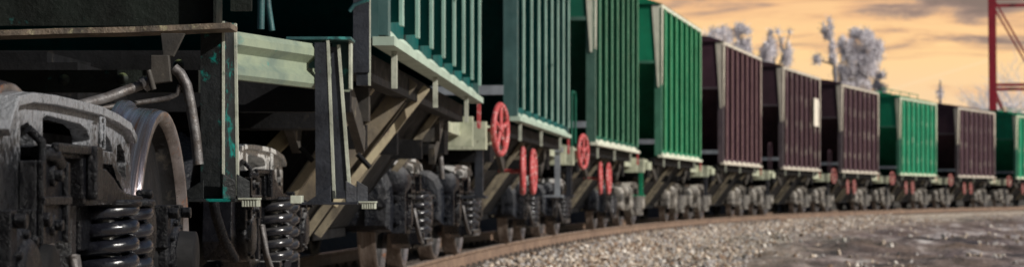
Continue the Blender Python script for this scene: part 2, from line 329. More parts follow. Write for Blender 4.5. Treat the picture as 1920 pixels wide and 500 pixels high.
# loose ballast stones and mud lumps
ico = bmesh.new(); bmesh.ops.create_icosphere(ico, subdivisions=1, radius=1); iv = np.array([v.co[:] for v in ico.verts]); ico.verts.index_update(); fi = np.array([[v.index for v in f.verts] for f in ico.faces]); ico.free()
def stones(name, n, s0, s1, w0, w1, r0, r1, m, seed, power=1.4, clump=False):
    rg = np.random.RandomState(seed); V = []; 
    for i in range(n):
        s = s0 + (s1 - s0) * rg.rand() ** power; w = w0 + (w1 - w0) * rg.rand() ** 1.3
        x, y, z = tp(s, w)
        if clump and noise.noise(Vector((x * .5, y * .22, 2))) < .12: continue
        r = r0 + (r1 - r0) * rg.rand() ** 2
        A = rg.randn(3, 3); q, _ = np.linalg.qr(A)
        p = iv * (1 + .35 * rg.randn(12, 1)) * np.array([1, .8, .6]) * r
        V.append(p @ q + [x, y, ground_h(x, y) + r * .3])
    n = len(V); V = np.concatenate(V); Fc = (fi[None] + (np.arange(n) * 12)[:, None, None]).reshape(-1, 3)
    me = bpy.data.meshes.new(name); me.from_pydata(V.tolist(), [], Fc.tolist())
    for x in m: me.materials.append(x)
    me.polygons.foreach_set('material_index', np.repeat(rg.choice(len(m), n, p=[.33, .32, .11, .24]), 20)); me.update()
    return link(name, me)
SM = [mat('stone_tan', (.50, .41, .32), (.30, .24, .19), .85, bump=.2), mat('stone_grey', (.36, .33, .31), (.2, .18, .17), .85, bump=.2), mat('stone_pale', (.70, .64, .57), (.5, .45, .39), .8, bump=.2), mat('stone_rust', (.22, .14, .09), (.13, .09, .06), .9, bump=.2)]
tag(stones('ballast_stones', 24000, 16, 95, .95, 4.0, .016, .052, SM, 3), 'loose pale and tan ballast stones beside the near rail', 'ballast', kind='stuff')
tag(stones('gravel', 8000, 20, 120, 3.0, 22, .02, .07, SM, 5, clump=True), 'scattered pale pebbles and lumps on the dark mud', 'gravel', kind='stuff')

# added dark earth bank beyond the track, blocks bright horizon under the wagons
mb = MB(); prof = [(-3.4, -.5), (-4.6, .9), (-6.2, 2.1), (-8, 2.5), (-14, 2.6), (-17, -.6)]
ss = np.arange(-6, 150, 1.5); vv = []
for s in ss:
    for w, z in prof:
        x, y, _ = tp(s, w); vv.append((x, y, z + .18 * noise.noise(Vector((x * .6, y * .6, z)))))
m_ = len(prof); mb.add(vv, [(i * m_ + k, i * m_ + k + 1, (i + 1) * m_ + k + 1, (i + 1) * m_ + k) for i in range(len(ss) - 1) for k in range(m_ - 1)], 0, True)
tag(mb.build('added_bank', M['bankm']), kind='structure')

# ------------------------------------------------------------------ track
tr = thing('railway_track', 'curving railway track with rust-brown rails under the wagons', 'railway track')
rp = [(-.07, -.18), (.07, -.18), (.07, -.165), (.012, -.145), (.010, -.045), (.036, -.035), (.036, -.006), (.028, 0), (-.028, 0), (-.036, -.006), (-.036, -.035), (-.010, -.045), (-.012, -.145), (-.07, -.165)]
for sg in (1, -1):
    mb = MB(); ss = np.arange(-6, 150, 1.0); n = len(rp)
    vv = [tp(s, sg * .76 + a, z) for s in ss for a, z in rp]
    for k in range(n): 
        mb.add([], [])
    o = len(mb.v); mb.v += vv
    for i in range(len(ss) - 1):
        for k in range(n):
            k2 = (k + 1) % n; mb.f.append((i * n + k, i * n + k2, (i + 1) * n + k2, (i + 1) * n + k)); mb.m.append(1 if k in (6, 7, 8) else 0); mb.sm.append(False)
    mb.build('rail', [M['rail'], M['railtop']], tr)
slm = MB().box(-1.35, 1.35, -.12, .12, -.34, -.183)
for s in (.76, -.76):
    slm.box(s - .15, s + .15, -.09, .09, -.183, -.166)
    for k in (-1, 1): slm.box(s + k * .11 - .02, s + k * .11 + .02, -.03, .03, -.166, -.13)
slm = slm.mesh('sleeper', [M['sleeper']]); rest = MB()
cnt = 0
for s in np.arange(1.0, 140, .62):
    x, y, t_ = path(s)
    if 15 < s < 76 and cnt < 98: link('sleeper', slm, tr, 0, (x, y, 0), -t_); cnt += 1
    else:
        for sx in (1,): 
            c, d = math.cos(t_), math.sin(t_)
            q = lambda z: [(x + w * c + u * d, y - w * d + u * c, z) for w, u in ((-1.35, -.12), (1.35, -.12), (1.35, .12), (-1.35, .12))]
            rest.hexa(q(-.34), q(-.183))
tag(rest.build('sleepers', M['sleeper'], tr), kind='stuff')

# ------------------------------------------------------------------ bogie meshes  (x right, y along, z up; origin on the rail top under the pivot)
def wheel_mesh(near, r=.475, face=.84, dark=False):
    h = r - .475
    pr = [(r + .028, face - .135), (r + .028, face - .115), (r + .004, face - .10), (r, face - .03), (r - .008, face), (r - .012, face + .002), (r - .035, face), (r - .045, face - .03), (r - .055, face - .075), (.16, face - .035), (.14, face + .0), (.085, face + .01), (.08, face + .10), (0.001, face + .10)]
    ms = [0, 0, 0, 0, 2, 2, 2, 1, 1, 1, 1, 1, 1]
    mb = MB().lathe(pr, (0, 0, 0), 'x', 64 if near else 40, ms)
    pr2 = [(r + .028, face - .135), (r - .1, face - .13), (r - .1, face - .07), (.14, face - .07), (.12, face - .16), (.085, face - .17)]
    mb.lathe(pr2, (0, 0, 0), 'x', 48 if near else 28, [1] * 5)
    rim = mat('wheel_rim_face', (.22, .20, .20), (.09, .075, .07), .35, .6, 9, (.30, .12, .05), 12, .56, .66, .3, 50)
    if dark: return mb.mesh('wheel', [M['oil'], M['dark_under'], M['oil']])
    return mb.mesh('wheel', [M['tread'] if near else M['tread_far'], M['dark_under'] if near else M['wheel'], rim])
def spring_mesh(near, z0=.285, z1=.615, Rc=.102, rb=.0185, turns=6.0):
    n = int(turns * (28 if near else 16)); pts = []
    for i in range(n + 1):
        q = i / n; a = 2 * math.pi * turns * q; pts.append((Rc * math.cos(a), Rc * math.sin(a), z0 + (z1 - z0) * q))
    mb = MB().tube(pts, rb, 12 if near else 8)
    # inner coil, wound the other way
    mb.tube([(0, 0, z0), (0, 0, z1)], Rc * .62, 14)
    pts = [(Rc * .55 * math.cos(-2 * math.pi * 8 * i / 140), Rc * .55 * math.sin(-2 * math.pi * 8 * i / 140), z0 + (z1 - z0) * i / 140) for i in range(141)]
    mb.tube(pts, .011, 6)
    return mb.mesh('coil_spring', [M['spring'] if near else M['spring_far']])
def frame_mesh(near, w1, th=.085):
    # side frame in (y,z), hump, windows, lower arm to the far axlebox
    outer = [(-1.20, .60), (-1.18, .83), (-1.10, .905), (-.95, .920), (-.70, .924), (-.45, .922), (-.15, .918), (.08, .905), (.27, .886), (.36, .85), (.40, .79), (.40, .70), (.46, .62), (.95, .62), (1.12, .60), (1.14, .40), (1.06, .36), (1.04, .54), (.80, .54), (.78, .38), (.60, .30), (.42, .22), (-.42, .20), (-.56, .24), (-.70, .34), (-.76, .40), (-.78, .56), (-1.06, .56), (-1.08, .36), (-1.18, .36), (-1.22, .45)]
    holes = [[(-.975, .70), (-.975, .835), (-.90, .848), (-.84, .83), (-.80, .70), (-.88, .66)],
             [(-.745, .800), (-.745, .862), (-.70, .872), (-.30, .862), (-.215, .848), (-.185, .822), (-.195, .798)],
             [(-.075, .800), (-.075, .848), (.03, .845), (.10, .825), (.135, .795)],
             [(.19, .715), (.19, .815), (.24, .822), (.30, .80), (.325, .77), (.325, .715)],
             [(-.36, .27), (-.36, .73), (-.29, .76), (.12, .76), (.37, .64), (.37, .27)],
             [(-.68, .48), (-.66, .60), (-.52, .70), (-.45, .70), (-.42, .66), (-.42, .34), (-.50, .34)]]
    mb = MB().prism(outer, w1 - th, w1, 0, holes)
    # raised rib round the top chord, and cast boss and mark
    top = outer[1:10]
    for a, b_ in zip(top[:-1], top[1:]):
        mb.bar((w1 + .010, a[0], a[1] - .014), (w1 + .010, b_[0] + .002, b_[1] - .014), .034, .024)
    for a, b_ in (((-.155, .80), (-.155, .885)), ((-.10, .80), (-.10, .885)), ((-.155, .885), (-.10, .885)), ((-.155, .80), (-.10, .80)), ((-.137, .82), (-.137, .868)), ((-.137, .868), (-.115, .868)), ((-.137, .845), (-.118, .845))):
        mb.bar((w1 + .022, a[0], a[1]), (w1 + .022, b_[0] + .0001, b_[1]), .008, .006)
    # spring plank
    mb.box(w1 - .15, w1 + .12, -.30, .30, .235, .275)
    mb.box(w1 - .05, w1 + .10, -.36, -.30, .235, .33); mb.box(w1 - .05, w1 + .10, .30, .36, .235, .33)
    return mb
def hexbolt(mb, x, y, z, r=.016, l=.02, ax='x', mi=0):
    n = 6; ring = lambda a: [((x + a, y + r * math.cos(k * math.pi / 3), z + r * math.sin(k * math.pi / 3)) if ax == 'x' else (x + r * math.cos(k * math.pi / 3), y + a, z + r * math.sin(k * math.pi / 3))) for k in range(6)]
    mb.add(ring(0) + ring(l), [tuple(range(6)), tuple(range(11, 5, -1))] + [(k, (k + 1) % 6, 6 + (k + 1) % 6, 6 + k) for k in range(6)], mi)
def bolster_mesh(w1):
    mb = MB()
    # end of the bolster: box with pockets, overhanging the springs
    mb.prism([(-.93, .765), (-.93, .792), (-.42, .795), (-.40, .75), (-.22, .743), (-.12, .72), (-.03, .692), (.06, .678), (.30, .670), (.36, .650), (-.48, .645), (-.52, .66), (-.54, .765)], w1 - .02, w1 + .055)
    mb.prism([(-.39, .74), (-.39, .795), (-.30, .80), (-.285, .745)], w1 + .0, w1 + .035)
    mb.prism([(-.27, .74), (-.27, .79), (-.16, .79), (-.13, .70)], w1 - .01, w1 + .018)
    mb.box(w1 + .055, w1 + .075, -.90, -.44, .776, .80); mb.box(w1 + .055, w1 + .085, -.50, -.42, .66, .80)
    mb.lathe([(.001, .04), (.088, .04), (.098, .03), (.10, .0), (.10, -.04)], (w1 + .03, .36, .565), 'x', 32); hexbolt(mb, w1 + .02, .38, .675, .016, .05); hexbolt(mb, w1 + .02, .42, .45, .014, .05)
    mb.box(-.8, w1 - .02, -.21, .21, .52, .80)                 # cross beam of the bolster
    mb.box(w1 - .24, w1 - .02, -.27, .27, .60, .76)
    mb.lathe([(.001, .660), (.105, .660), (.108, .640), (.001, .640)], (w1 - .0, .0, 0), 'z', 32)
    mb.lathe([(.001, .660), (.105, .660), (.108, .640), (.001, .640)], (w1 + .0, .22, 0), 'z', 32)
    return mb
def hexbolt(mb, x, y, z, r=.016, l=.02, ax='x', mi=0):
    n = 6; ring = lambda a: [((x + a, y + r * math.cos(k * math.pi / 3), z + r * math.sin(k * math.pi / 3)) if ax == 'x' else (x + r * math.cos(k * math.pi / 3), y + a, z + r * math.sin(k * math.pi / 3))) for k in range(6)]
    mb.add(ring(0) + ring(l), [tuple(range(6)), tuple(range(11, 5, -1))] + [(k, (k + 1) % 6, 6 + (k + 1) % 6, 6 + k) for k in range(6)], mi)
def plate_mesh(w1):
    mb = MB(); y0, y1 = -1.00, -.70
    mb.box(w1 + .0, w1 + .045, y0, y1, .555, .755)
    mb.box(w1 + .045, w1 + .065, y0, y1, .650, .670); mb.box(w1 + .0, w1 + .04, y0 + .03, y1 - .03, .40, .54)
    mb.box(w1 + .045, w1 + .06, y0, y0 + .03, .555, .755); mb.box(w1 + .045, w1 + .06, y1 - .03, y1, .555, .755)
    mb.box(w1 + .02, w1 + .05, y1 - .02, y1 + .03, .615, .685)
    mb.lathe([(.026, -.0), (.026, .012), (.001, .012)], (w1 + .045, -.85, .72), 'x', 16); hexbolt(mb, w1 + .055, -.85, .72)
    mb.lathe([(.026, -.0), (.026, .012), (.001, .012)], (w1 + .045, -.85, .60), 'x', 16); hexbolt(mb, w1 + .055, -.85, .60)
    # brackets above near the upper left of the plate
    mb.tube([(w1 + .02, -.98, .83), (w1 + .045, -.95, .80), (w1 + .045, -.95, .75)], .012, 8)
    mb.tube([(w1 + .03, -.94, .775), (w1 + .06, -.88, .77), (w1 + .05, -.78, .75)], .018, 8)
    return mb
def axlebox_mesh(w1, y, r=.5):
    mb = MB(); z = .475 + (r - .475)
    mb.lathe([(.001, w1 + .062), (.085, w1 + .062), (.095, w1 + .055), (.10, w1 + .045), (.118, w1 + .045), (.128, w1 + .035), (.13, w1 - .0), (.13, w1 - .09)], (0, y, z), 'x', 40)
    for k in range(8):
        a = k * math.pi / 4 + .2; hexbolt(mb, w1 + .04, y + .11 * math.cos(a), z + .11 * math.sin(a), .012, .018)
    mb.box(w1 - .08, w1 + .02, y - .13, y + .13, z + .09, z + .15)
    for k in (-1, 1): mb.box(w1 - .07, w1 + .045, y + k * .12 - .03, y + k * .12 + .03, z + .03, z + .165)
    for k in (-1, 1): hexbolt(mb, w1 + .045, y + k * .12, z + .14, .020, .03)
    return mb
def casting_mesh(w1):
    mb = MB()
    cx_, cz_ = w1 - .28, .60
    base = [(-.235, -.25), (.235, -.25), (.245, -.05), (.235, .10), (.19, .20), (.11, .255), (-.02, .27), (-.14, .25), (-.21, .18), (-.245, .06)]
    rings = [(.55, -1.50), (.80, -1.49), (.93, -1.46), (1.0, -1.40), (1.0, -1.30), (.93, -1.29), (.93, -1.24), (1.0, -1.23), (1.0, -1.12)]
    vs = [(cx_ + k * x, y, cz_ + k * z) for k, y in rings for x, z in base]; n = len(base)
    mb.add(vs, [(i * n + j, i * n + (j + 1) % n, (i + 1) * n + (j + 1) % n, (i + 1) * n + j) for i in range(len(rings) - 1) for j in range(n)] + [tuple(range(n))])
    for a in (-.12, .04): mb.box(cx_ + a, cx_ + a + .025, -1.525, -1.40, .40, .82)
    mb.box(cx_ - .2, cx_ + .2, -1.52, -1.44, .54, .57)
    mb.lathe([(.001, -1.40), (.07, -1.40), (.11, -1.37), (.125, -1.30), (.125, -1.12)], (w1 - .05, 0, .74), 'y', 24)
    mb.box(w1 - .10, w1 + .05, -1.36, -1.30, .34, .74); hexbolt(mb, w1 - .2, -1.59, .62, .02, .04, 'y'); hexbolt(mb, w1 - .0, -1.40, .60, .02, .05, 'y'); hexbolt(mb, w1 - .0, -1.40, .42, .02, .05, 'y')
    return mb
def rigging_mesh(w1):
    mb = MB()
    o = -.05
    mb.tube([(w1 + .05, -.62, .52), (w1 + .07, -.60, .36), (w1 + .09, -.52, .27), (w1 + .10, -.46, .25)], .017, 8)
    mb.tube([(w1 + .05, -.62, .52), (w1 + .08, -.66, .38), (w1 + .10, -.56, .27)], .013, 8)
    mb.tube([(w1 + .0, -.30, .22), (w1 + .12, -.10, .23), (w1 + .12, .12, .23), (w1 + .02, .34, .22)], .016, 8)
    return mb
def axle_gear():
    mb = MB()
    for y in (-.925, .925):
        mb.tube([(-.8, y, .475), (.8, y, .475)], .082, 16)
    mb.box(-.86, .86, -.43, .43, .34, .84); mb.box(-.78, .78, -1.45, -1.38, .42, .80); mb.box(-.78, .78, 1.38, 1.45, .42, .80)
    for y in (-.9, .9): mb.box(-.66, .66, y - .5, y + .5, .62, .84)
    for s in (-1, 1):
        for y in (-.42, .42): mb.box(s * .76 - .05, s * .76 + .05, y - .035, y + .035, .33, .62)
    return mb
bevN, meshes = .008, {}
for near, w1, face, r in ((True, .96, .925, .475), (False, 1.02, .84, .475)):
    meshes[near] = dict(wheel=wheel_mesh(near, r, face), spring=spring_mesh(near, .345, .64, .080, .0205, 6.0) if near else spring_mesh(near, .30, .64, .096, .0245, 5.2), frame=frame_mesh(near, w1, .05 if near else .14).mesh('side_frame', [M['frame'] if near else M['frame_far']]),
        bolster=bolster_mesh(w1).mesh('bolster', [M['oil']]), plate=plate_mesh(w1).mesh('wear_plate', [M['oil'] if near else M['oil_far']]),
        ab0=axlebox_mesh(w1, -1.10 if near else -.925, r).mesh('axlebox', [M['oil'] if near else M['oil_far']]), ab1=axlebox_mesh(w1, .925, r).mesh('axlebox', [M['oil'] if near else M['oil_far']]),
        rig=rigging_mesh(w1).mesh('brake_linkage', [M['pipe']]), axle=axle_gear().mesh('axle', [M['dark_under']]), r=r, w1=w1)
DARKW = wheel_mesh(False, .475, .84, True)
for q_ in (False,): meshes[q_]['cast'] = casting_mesh(1.02).mesh('end_casting', [M['cast']])
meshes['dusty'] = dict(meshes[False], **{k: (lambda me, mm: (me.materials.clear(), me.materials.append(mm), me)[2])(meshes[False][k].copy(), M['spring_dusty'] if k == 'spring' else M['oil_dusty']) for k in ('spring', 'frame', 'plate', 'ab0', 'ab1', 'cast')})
def bogie(parent, y, near, detail, rot=0, dx=0, ax=(-.925, .925)):
    m = meshes[near]; bv = bevN if detail else 0
    o = link('bogie', m['axle'], parent, 0, (dx, y, 0), rot)
    for a in ax:
        wl = link('wheel', DARKW if (detail and not near) else m['wheel'], o, 0, (.045 if near is True and a > 0 else 0, a, m['r']), 0)
        w2 = link('wheel', m['wheel'], o, 0, (0, a, m['r']), math.pi)
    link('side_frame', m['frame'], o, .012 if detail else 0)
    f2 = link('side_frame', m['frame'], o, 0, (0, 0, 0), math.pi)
    link('bolster', m['bolster'], o, bv)
    link('coil_spring', m['spring'], o, 0, (m['w1'] + .0, .0, 0), .6); link('coil_spring', m['spring'], o, 0, (m['w1'] + .0, .22, 0), 2.4)
    if detail: link('coil_spring', m['spring'], o, 0, (m['w1'] - .2, .02, 0), 2.4)
    link('wear_plate', m['plate'], o, bv * .8)
    link('axlebox', m['ab0'], o, bv * .5); link('axlebox', m['ab1'], o, bv * .5)
    link('brake_linkage', m['rig'], o)
    if 'cast' in m and not detail: link('end_casting', m['cast'], o)
    return o

# ------------------------------------------------------------------ wagon bodies
def side_mesh(ribs, mats, capw=.075, capd=.018):
    mb = MB(); 
    mb.box(HW - .03, HW, -L2, L2, HS, HT, 0)
    for k in range(ribs):
        u = -L2 + .42 + (2 * L2 - .84) * k / (ribs - 1)
        mb.box(HW, HW + .072, u - .018, u + .018, HS + .12, HT - .08, 0)
        mb.box(HW + .072, HW + .072 + capd, u - capw, u + capw, HS + .10, HT - .06, 1)
    mb.box(HW, HW + .06, -L2, L2, HT - .06, HT + .02, 2)          # top rail
    # corner posts and fading triangles on the side face
    for s in (-1, 1):
        a, b_ = sorted((s * L2, s * (L2 - .13))); mb.box(HW, HW + .05, a, b_, HS + .02, HT - .06, 3)
        top = [(HW + .052, s * L2, HT - .07), (HW + .052, s * (L2 - .24), HT - .07), (HW + .052, s * (L2 - .12), 3.0), (HW + .052, s * L2, 3.0)]
        mb.hexa([(x - .045, y, z) for x, y, z in top], top, 2)
    # bottom rail with projecting flange
    mb.box(HW - .03, HW + .085, -L2 - .02, L2 + .02, HS - .035, HS + .012, 2)
    for k in range(ribs):
        u = -L2 + .42 + (2 * L2 - .84) * k / (ribs - 1)
        mb.hexa([(HW, u - .30, HS + .012), (HW + .07, u - .26, HS + .012), (HW + .07, u + .08, HS + .012), (HW, u + .10, HS + .012)],
                [(HW, u - .28, HS + .075), (HW + .02, u - .24, HS + .075), (HW + .02, u + .06, HS + .075), (HW, u + .06, HS + .075)], 2)
    return mb.mesh('side_wall', mats)
def end_mesh(mats):
    mb = MB(); y = -L2
    mb.box(-HW + .1, HW - .1, y, y + .03, 3.52, HT, 0)

    mb.hexa([(-1.5, y + .02, 3.56), (1.5, y + .02, 3.56), (1.5, y + .05, 3.50), (-1.5, y + .05, 3.50)],
            [(-1.5, y + 2.2, 1.56), (1.5, y + 2.2, 1.56), (1.5, y + 2.23, 1.50), (-1.5, y + 2.23, 1.50)], 1)
    for s in (-1, 1):
        tri = [(s * (HW - .16), y - .02, HT), (s * (HW + .0), y - .02, HT), (s * (HW + .0), y - .02, 2.95), (s * (HW - .035), y - .02, 2.95)]
        mb.hexa(tri, [(a, b_ + .018, c) for a, b_, c in tri], 2)
        a, b_ = sorted((s * (HW - .1), s * HW)); mb.box(a, b_, y - .002, y + .12, HS, 2.95, 3); mb.box(a, b_, y - .0, y + .12, 2.95, HT - .01, 3)
    mb.box(-HW + .1, HW - .1, y - .02, y + .10, 1.74, 1.84, 4)
    mb.box(-HW + .1, HW - .1, y - .015, y + .05, 3.46, 3.52, 3)
    return mb.mesh('end_wall', mats)
PLAT = mat('faded_platform_paint', (.46, .47, .34), (.26, .28, .2), .6, 0, 6, (.1, .09, .07), 9, .58, .68, .2, 30)
GREYB = mat('grey_cross_beam', (.22, .24, .26), (.14, .15, .17), .5, 0, 6, bump=.1)
def under_mesh():
    mb = MB()
    mb.box(-.2, .2, -5.5, 5.5, 1.0, 1.32)
    for y in (-3.7, 3.7): mb.box(-1.3, 1.3, y - .2, y + .2, 1.02, 1.42)
    for s in (-1, 1):
        mb.box(s * 1.38 - .05, s * 1.38 + .05, -3.9, 3.9, 1.30, 1.45)
    # brake reservoir and rods
    mb.tube([(-.75, -.2, .72), (-.75, .9, .72)], .2, 16)
    mb.tube([(.3, -3.2, .62), (.3, 3.2, .62)], .025, 8)
    for y in (-1.9, 1.9, 0): mb.box(-1.25, 1.25, y - .05, y + .05, .95, 1.1)
    return mb.mesh('underframe', [M['dark_under']])
STRUT = mat('grimy_chute_strut', (.24, .205, .14), (.09, .075, .055), .7, 0, 5, (.04, .033, .028), 7, .54, .66, .3, 30)
def chute_mesh():
    mb = MB()
    for a, b_ in ((-2.35, -.35), (.35, 2.35)):
        for s in (-1, 1):
            q = lambda y, t_: [(s * 1.36, y, 1.44), (s * .62, y, .42), (s * .56, y, .42), (s * 1.26, y, 1.44)]
            mb.hexa(q(a, 0), q(b_, 0), 3)
        # end plates of the chute, facing along the train
        for y in (a, b_):
            mb.hexa([(-1.28, y - .012, 1.44), (1.28, y - .012, 1.44), (.58, y - .012, .44), (-.58, y - .012, .44)], [(-1.28, y + .012, 1.44), (1.28, y + .012, 1.44), (.58, y + .012, .44), (-.58, y + .012, .44)], 3)
            for s in (-1, 1):
                mb.bar((s * 1.40, y, 1.42), (s * .64, y, .38), .07, .05, 2, (s * 1, 0, -.7)); 
                mb.bar((s * 1.10, y - .03, 1.42), (s * .42, y - .03, .48), .05, .06, 2, (s * 1, 0, -.7))
        mb.box(-.6, .6, a, b_, .34, .46, 3)
    # sloping end bottoms above the bogies with stiffeners
    for s in (-1, 1):
        for w in (1.28, .9, -.9, -1.28):
            mb.bar((w, s * 3.5, 1.38), (w, s * 2.45, .98), .05, .14, 1)
        mb.box(-1.34, 1.34, min(s * 2.5, s * 2.58), max(s * 2.5, s * 2.58), 1.1, 1.3, 1)
    return mb.mesh('discharge_chute', [M['tan'], M['brown_steel'], STRUT, M['dark_under']])
def platform_mesh():
    mb = MB()   # near end platform, headstock
    y = -L2
    mb.box(-1.42, 1.42, -5.42, -5.28, 1.12, 1.40, 0)
    for s in (-1, 1): mb.box(s * 1.25 - .05, s * 1.25 + .05, -5.28, y, 1.22, 1.40, 0)
    mb.box(-1.2, 1.2, -5.28, y, 1.36, 1.385, 1)
    mb.box(1.12, 1.46, -5.0, -4.5, 1.18, 1.34, 0)
    mb.box(-.22, .22, -5.60, -5.42, .93, 1.2, 1)
    mb.hexa([(-.12, -5.6, .95), (.12, -5.6, .95), (.12, -5.6, 1.15), (-.12, -5.6, 1.15)], [(-.17, -5.99, .90), (.17, -5.99, .90), (.17, -5.99, 1.2), (-.17, -5.99, 1.2)], 1)
    return mb.mesh('end_platform', [PLAT, M['dark_under']])
def step_mesh(pm):
    mb = MB(); x, y = 1.33, -5.22
    mb.box(x - .04, x + .04, y - .012, y, .66, 1.3, 0); mb.box(x + .025, x + .04, y, y + .06, .66, 1.3, 0); mb.box(x - .18, x + .07, y - .03, y + .18, .63, .66, 0)
    return mb.mesh('step', [pm])
def rail_mesh(pm):
    return MB().tube([(1.38, -5.3, 1.4), (1.38, -5.3, 2.15), (1.38, -5.22, 2.25), (1.38, -4.9, 2.25), (1.38, -4.82, 2.15), (1.38, -4.82, 1.4)], .02, 8).mesh('handrail', [pm])
def handwheel_mesh():
    mb = MB(); 
    mb.tube([(0, .25 * math.cos(a), .25 * math.sin(a)) for a in np.linspace(0, 2 * math.pi, 33)], .03, 8, 0, False)
    for k in range(5):
        a = k * 2 * math.pi / 5 + .3; mb.tube([(0, 0, 0), (-.0, .25 * math.cos(a), .25 * math.sin(a))], .026, 6)
    mb.lathe([(.001, .03), (.045, .03), (.045, -.03), (.02, -.03), (.02, -.28)], (0, 0, 0), 'x', 14)
    return mb.mesh('handwheel', [M['red']])
HWD = None
def tag_mesh(): return MB().box(HW + .05, HW + .08, L2 - .30, L2 - .24, HS - .26, HS - .05).mesh('marker_flag', [M['red']])
def hanger_mesh():
    mb = MB()
    mb.box(HW + .02, HW + .05, -.02, .02, HS - .24, HS - .036)
    return mb.mesh('bracket', [M['edge']])
def roof_mesh(m):
    mb = MB(); ar = [(-1.6, HT + .02), (-1.2, HT + .15), (-.5, HT + .24), (.5, HT + .24), (1.2, HT + .15), (1.6, HT + .02)]
    vs_ = [(x, y, z) for y in (-L2 - .05, L2 + .05) for x, z in ar]; n = 6
    mb.add(vs_, [(i, i + 1, n + i + 1, n + i) for i in range(5)], 0, True); mb.add(vs_[:n], [tuple(range(n))]); mb.add(vs_[n:], [tuple(range(n))])
    mb.add([(-1.6, -L2 - .05, HT + .02), (1.6, -L2 - .05, HT + .02), (1.6, L2 + .05, HT + .02), (-1.6, L2 + .05, HT + .02)], [(0, 1, 2, 3)])
    return mb.mesh('roof', [m])
def walk_mesh(m):
    mb = MB()
    for y in (-2.6, -.9, .9, 2.6): mb.box(-.45, .45, y - .45, y + .45, HT + .24, HT + .33)
    for x in (.75, -.75):
        mb.tube([(x, -3.6, HT + .42), (x, 3.6, HT + .42)], .02, 6)
        for y in (-3.6, -1.8, 0, 1.8, 3.6): mb.tube([(x, y, HT + .1), (x, y, HT + .42)], .016, 6)
    return mb.mesh('roof_hatch', [m])
UM, CM, PM, HWM, TM, HM = under_mesh(), chute_mesh(), platform_mesh(), handwheel_mesh(), tag_mesh(), hanger_mesh()
HWD = HWM.copy(); HWD.materials.clear(); HWD.materials.append(M['red_dull'])
labels = {
 1: 'nearest dark teal hopper wagon, ribbed side above tan braces, without a red handwheel',
 2: 'dark teal hopper wagon with the largest red handwheel at its near corner',
 3: 'mid green hopper wagon with red handwheels, between a teal and the bright green wagon',
 4: 'large bright green hopper wagon with a cream corner, in front of the brown wagons',
 5: 'nearest and tallest brown hopper wagon, right behind the large bright green one',
 6: 'brown hopper wagon with a small white plate on its ribbed side',
 7: 'farthest of the three adjoining brown wagons, ahead of the small green one',
 8: 'small green hopper wagon with hatches on its roof, between two brown wagons',
 9: 'lone brown hopper wagon standing between two distant green ones',
 10: 'farthest green hopper wagon, cut by the right edge below the red tower'}
kinds = {1: 'teal', 2: 'teal', 3: 'green', 4: 'bright', 5: 'brown', 6: 'brown2', 7: 'brown2', 8: 'bright2', 9: 'brown2', 10: 'bright2', 11: 'brown2'}
wheels = {2: 1, 3: 1, 7: 1, 8: 1, 9: 1, 10: 1}
cache = {}
for i in range(1, 11):
    s1 = S0 + PITCH * (i - 1) - (.25 if i == 1 else 0)
    a = path(s1); b_ = path(s1 + BASE); cx, cy = (a[0] + b_[0]) / 2, (a[1] + b_[1]) / 2; hd = math.atan2(b_[0] - a[0], b_[1] - a[1])
    o = thing('hopper_wagon', labels[i], 'freight wagon', (cx, cy, 0), -hd, 'hopper wagons coupled in the curving train')
    kd = kinds[i]; A, Cp, Wd, Ps = BM[kd]
    rb = 8
    if kd not in cache: cache[kd] = (side_mesh(rb, [A, Cp, Wd, Ps], .058 if i < 4 else .05), end_mesh([A, A, Wd, Ps, GREYB]), roof_mesh(A), step_mesh(M['grey_post'] if kd != 'bright' else A), rail_mesh(A), walk_mesh(A))
    sd, en, rf, st, hr, wk = cache[kd]
    link('side_wall', sd, o); link('side_wall', sd, o, 0, (0, 0, 0), math.pi)
    link('end_wall', en, o); link('end_wall', en, o, 0, (0, 0, 0), math.pi); link('roof', rf, o)
    if i in (8, 10, 4): link('roof_hatch', wk, o)
    link('underframe', UM, o); link('discharge_chute', CM, o)
    if i > 1: link('end_platform', PM, o); link('step', st, o)
    link('end_platform', PM, o, 0, (0, 0, 0), math.pi)
    if i in (3, 6, 7): link('handrail', hr, o)
    # far step on the same side of the train
    if i == 2:
        mm = MB(); mm.box(1.30, 1.38, 4.75, 4.79, .66, 1.3); mm.box(1.15, 1.42, 4.7, 4.9, .63, .66); mm.box(1.15, 1.42, 4.72, 4.85, 1.28, 1.36)
        mm.build('step', GREYB, o)
    link('marker_flag', TM, o); 
    for u in (-3.3, -.6, 2.4): link('bracket', HM, o, 0, (0, u, 0))
    if i in wheels:
        hw_ = HWM if i < 4 else HWD; h = link('handwheel', hw_, o, 0, (1.53, -5.05, 1.33), R(-10)); h.name = 'handwheel'
        for u in (-2.3, -1.0): link('handwheel', hw_, o, 0, (1.50, u, .94), R(3 - 4 * (u > -2))).rotation_euler.x = u * 2
    if i == 6: MB().box(HW + .09, HW + .11, 2.05, 3.0, 3.0, 3.95).build('notice_plate', M['white_plate'], o)
    for e, y in ((0, -HB), (1, HB)):
        bogie(o, y, 'dusty' if i > 3 else False, i == 1 and e == 0, 0, -.06 if (i, e) in ((1, 0), (1, 1), (2, 0)) else 0).scale = (1.06,) * 3 if (i, e) in ((1, 1), (2, 0)) else (1, 1, 1)

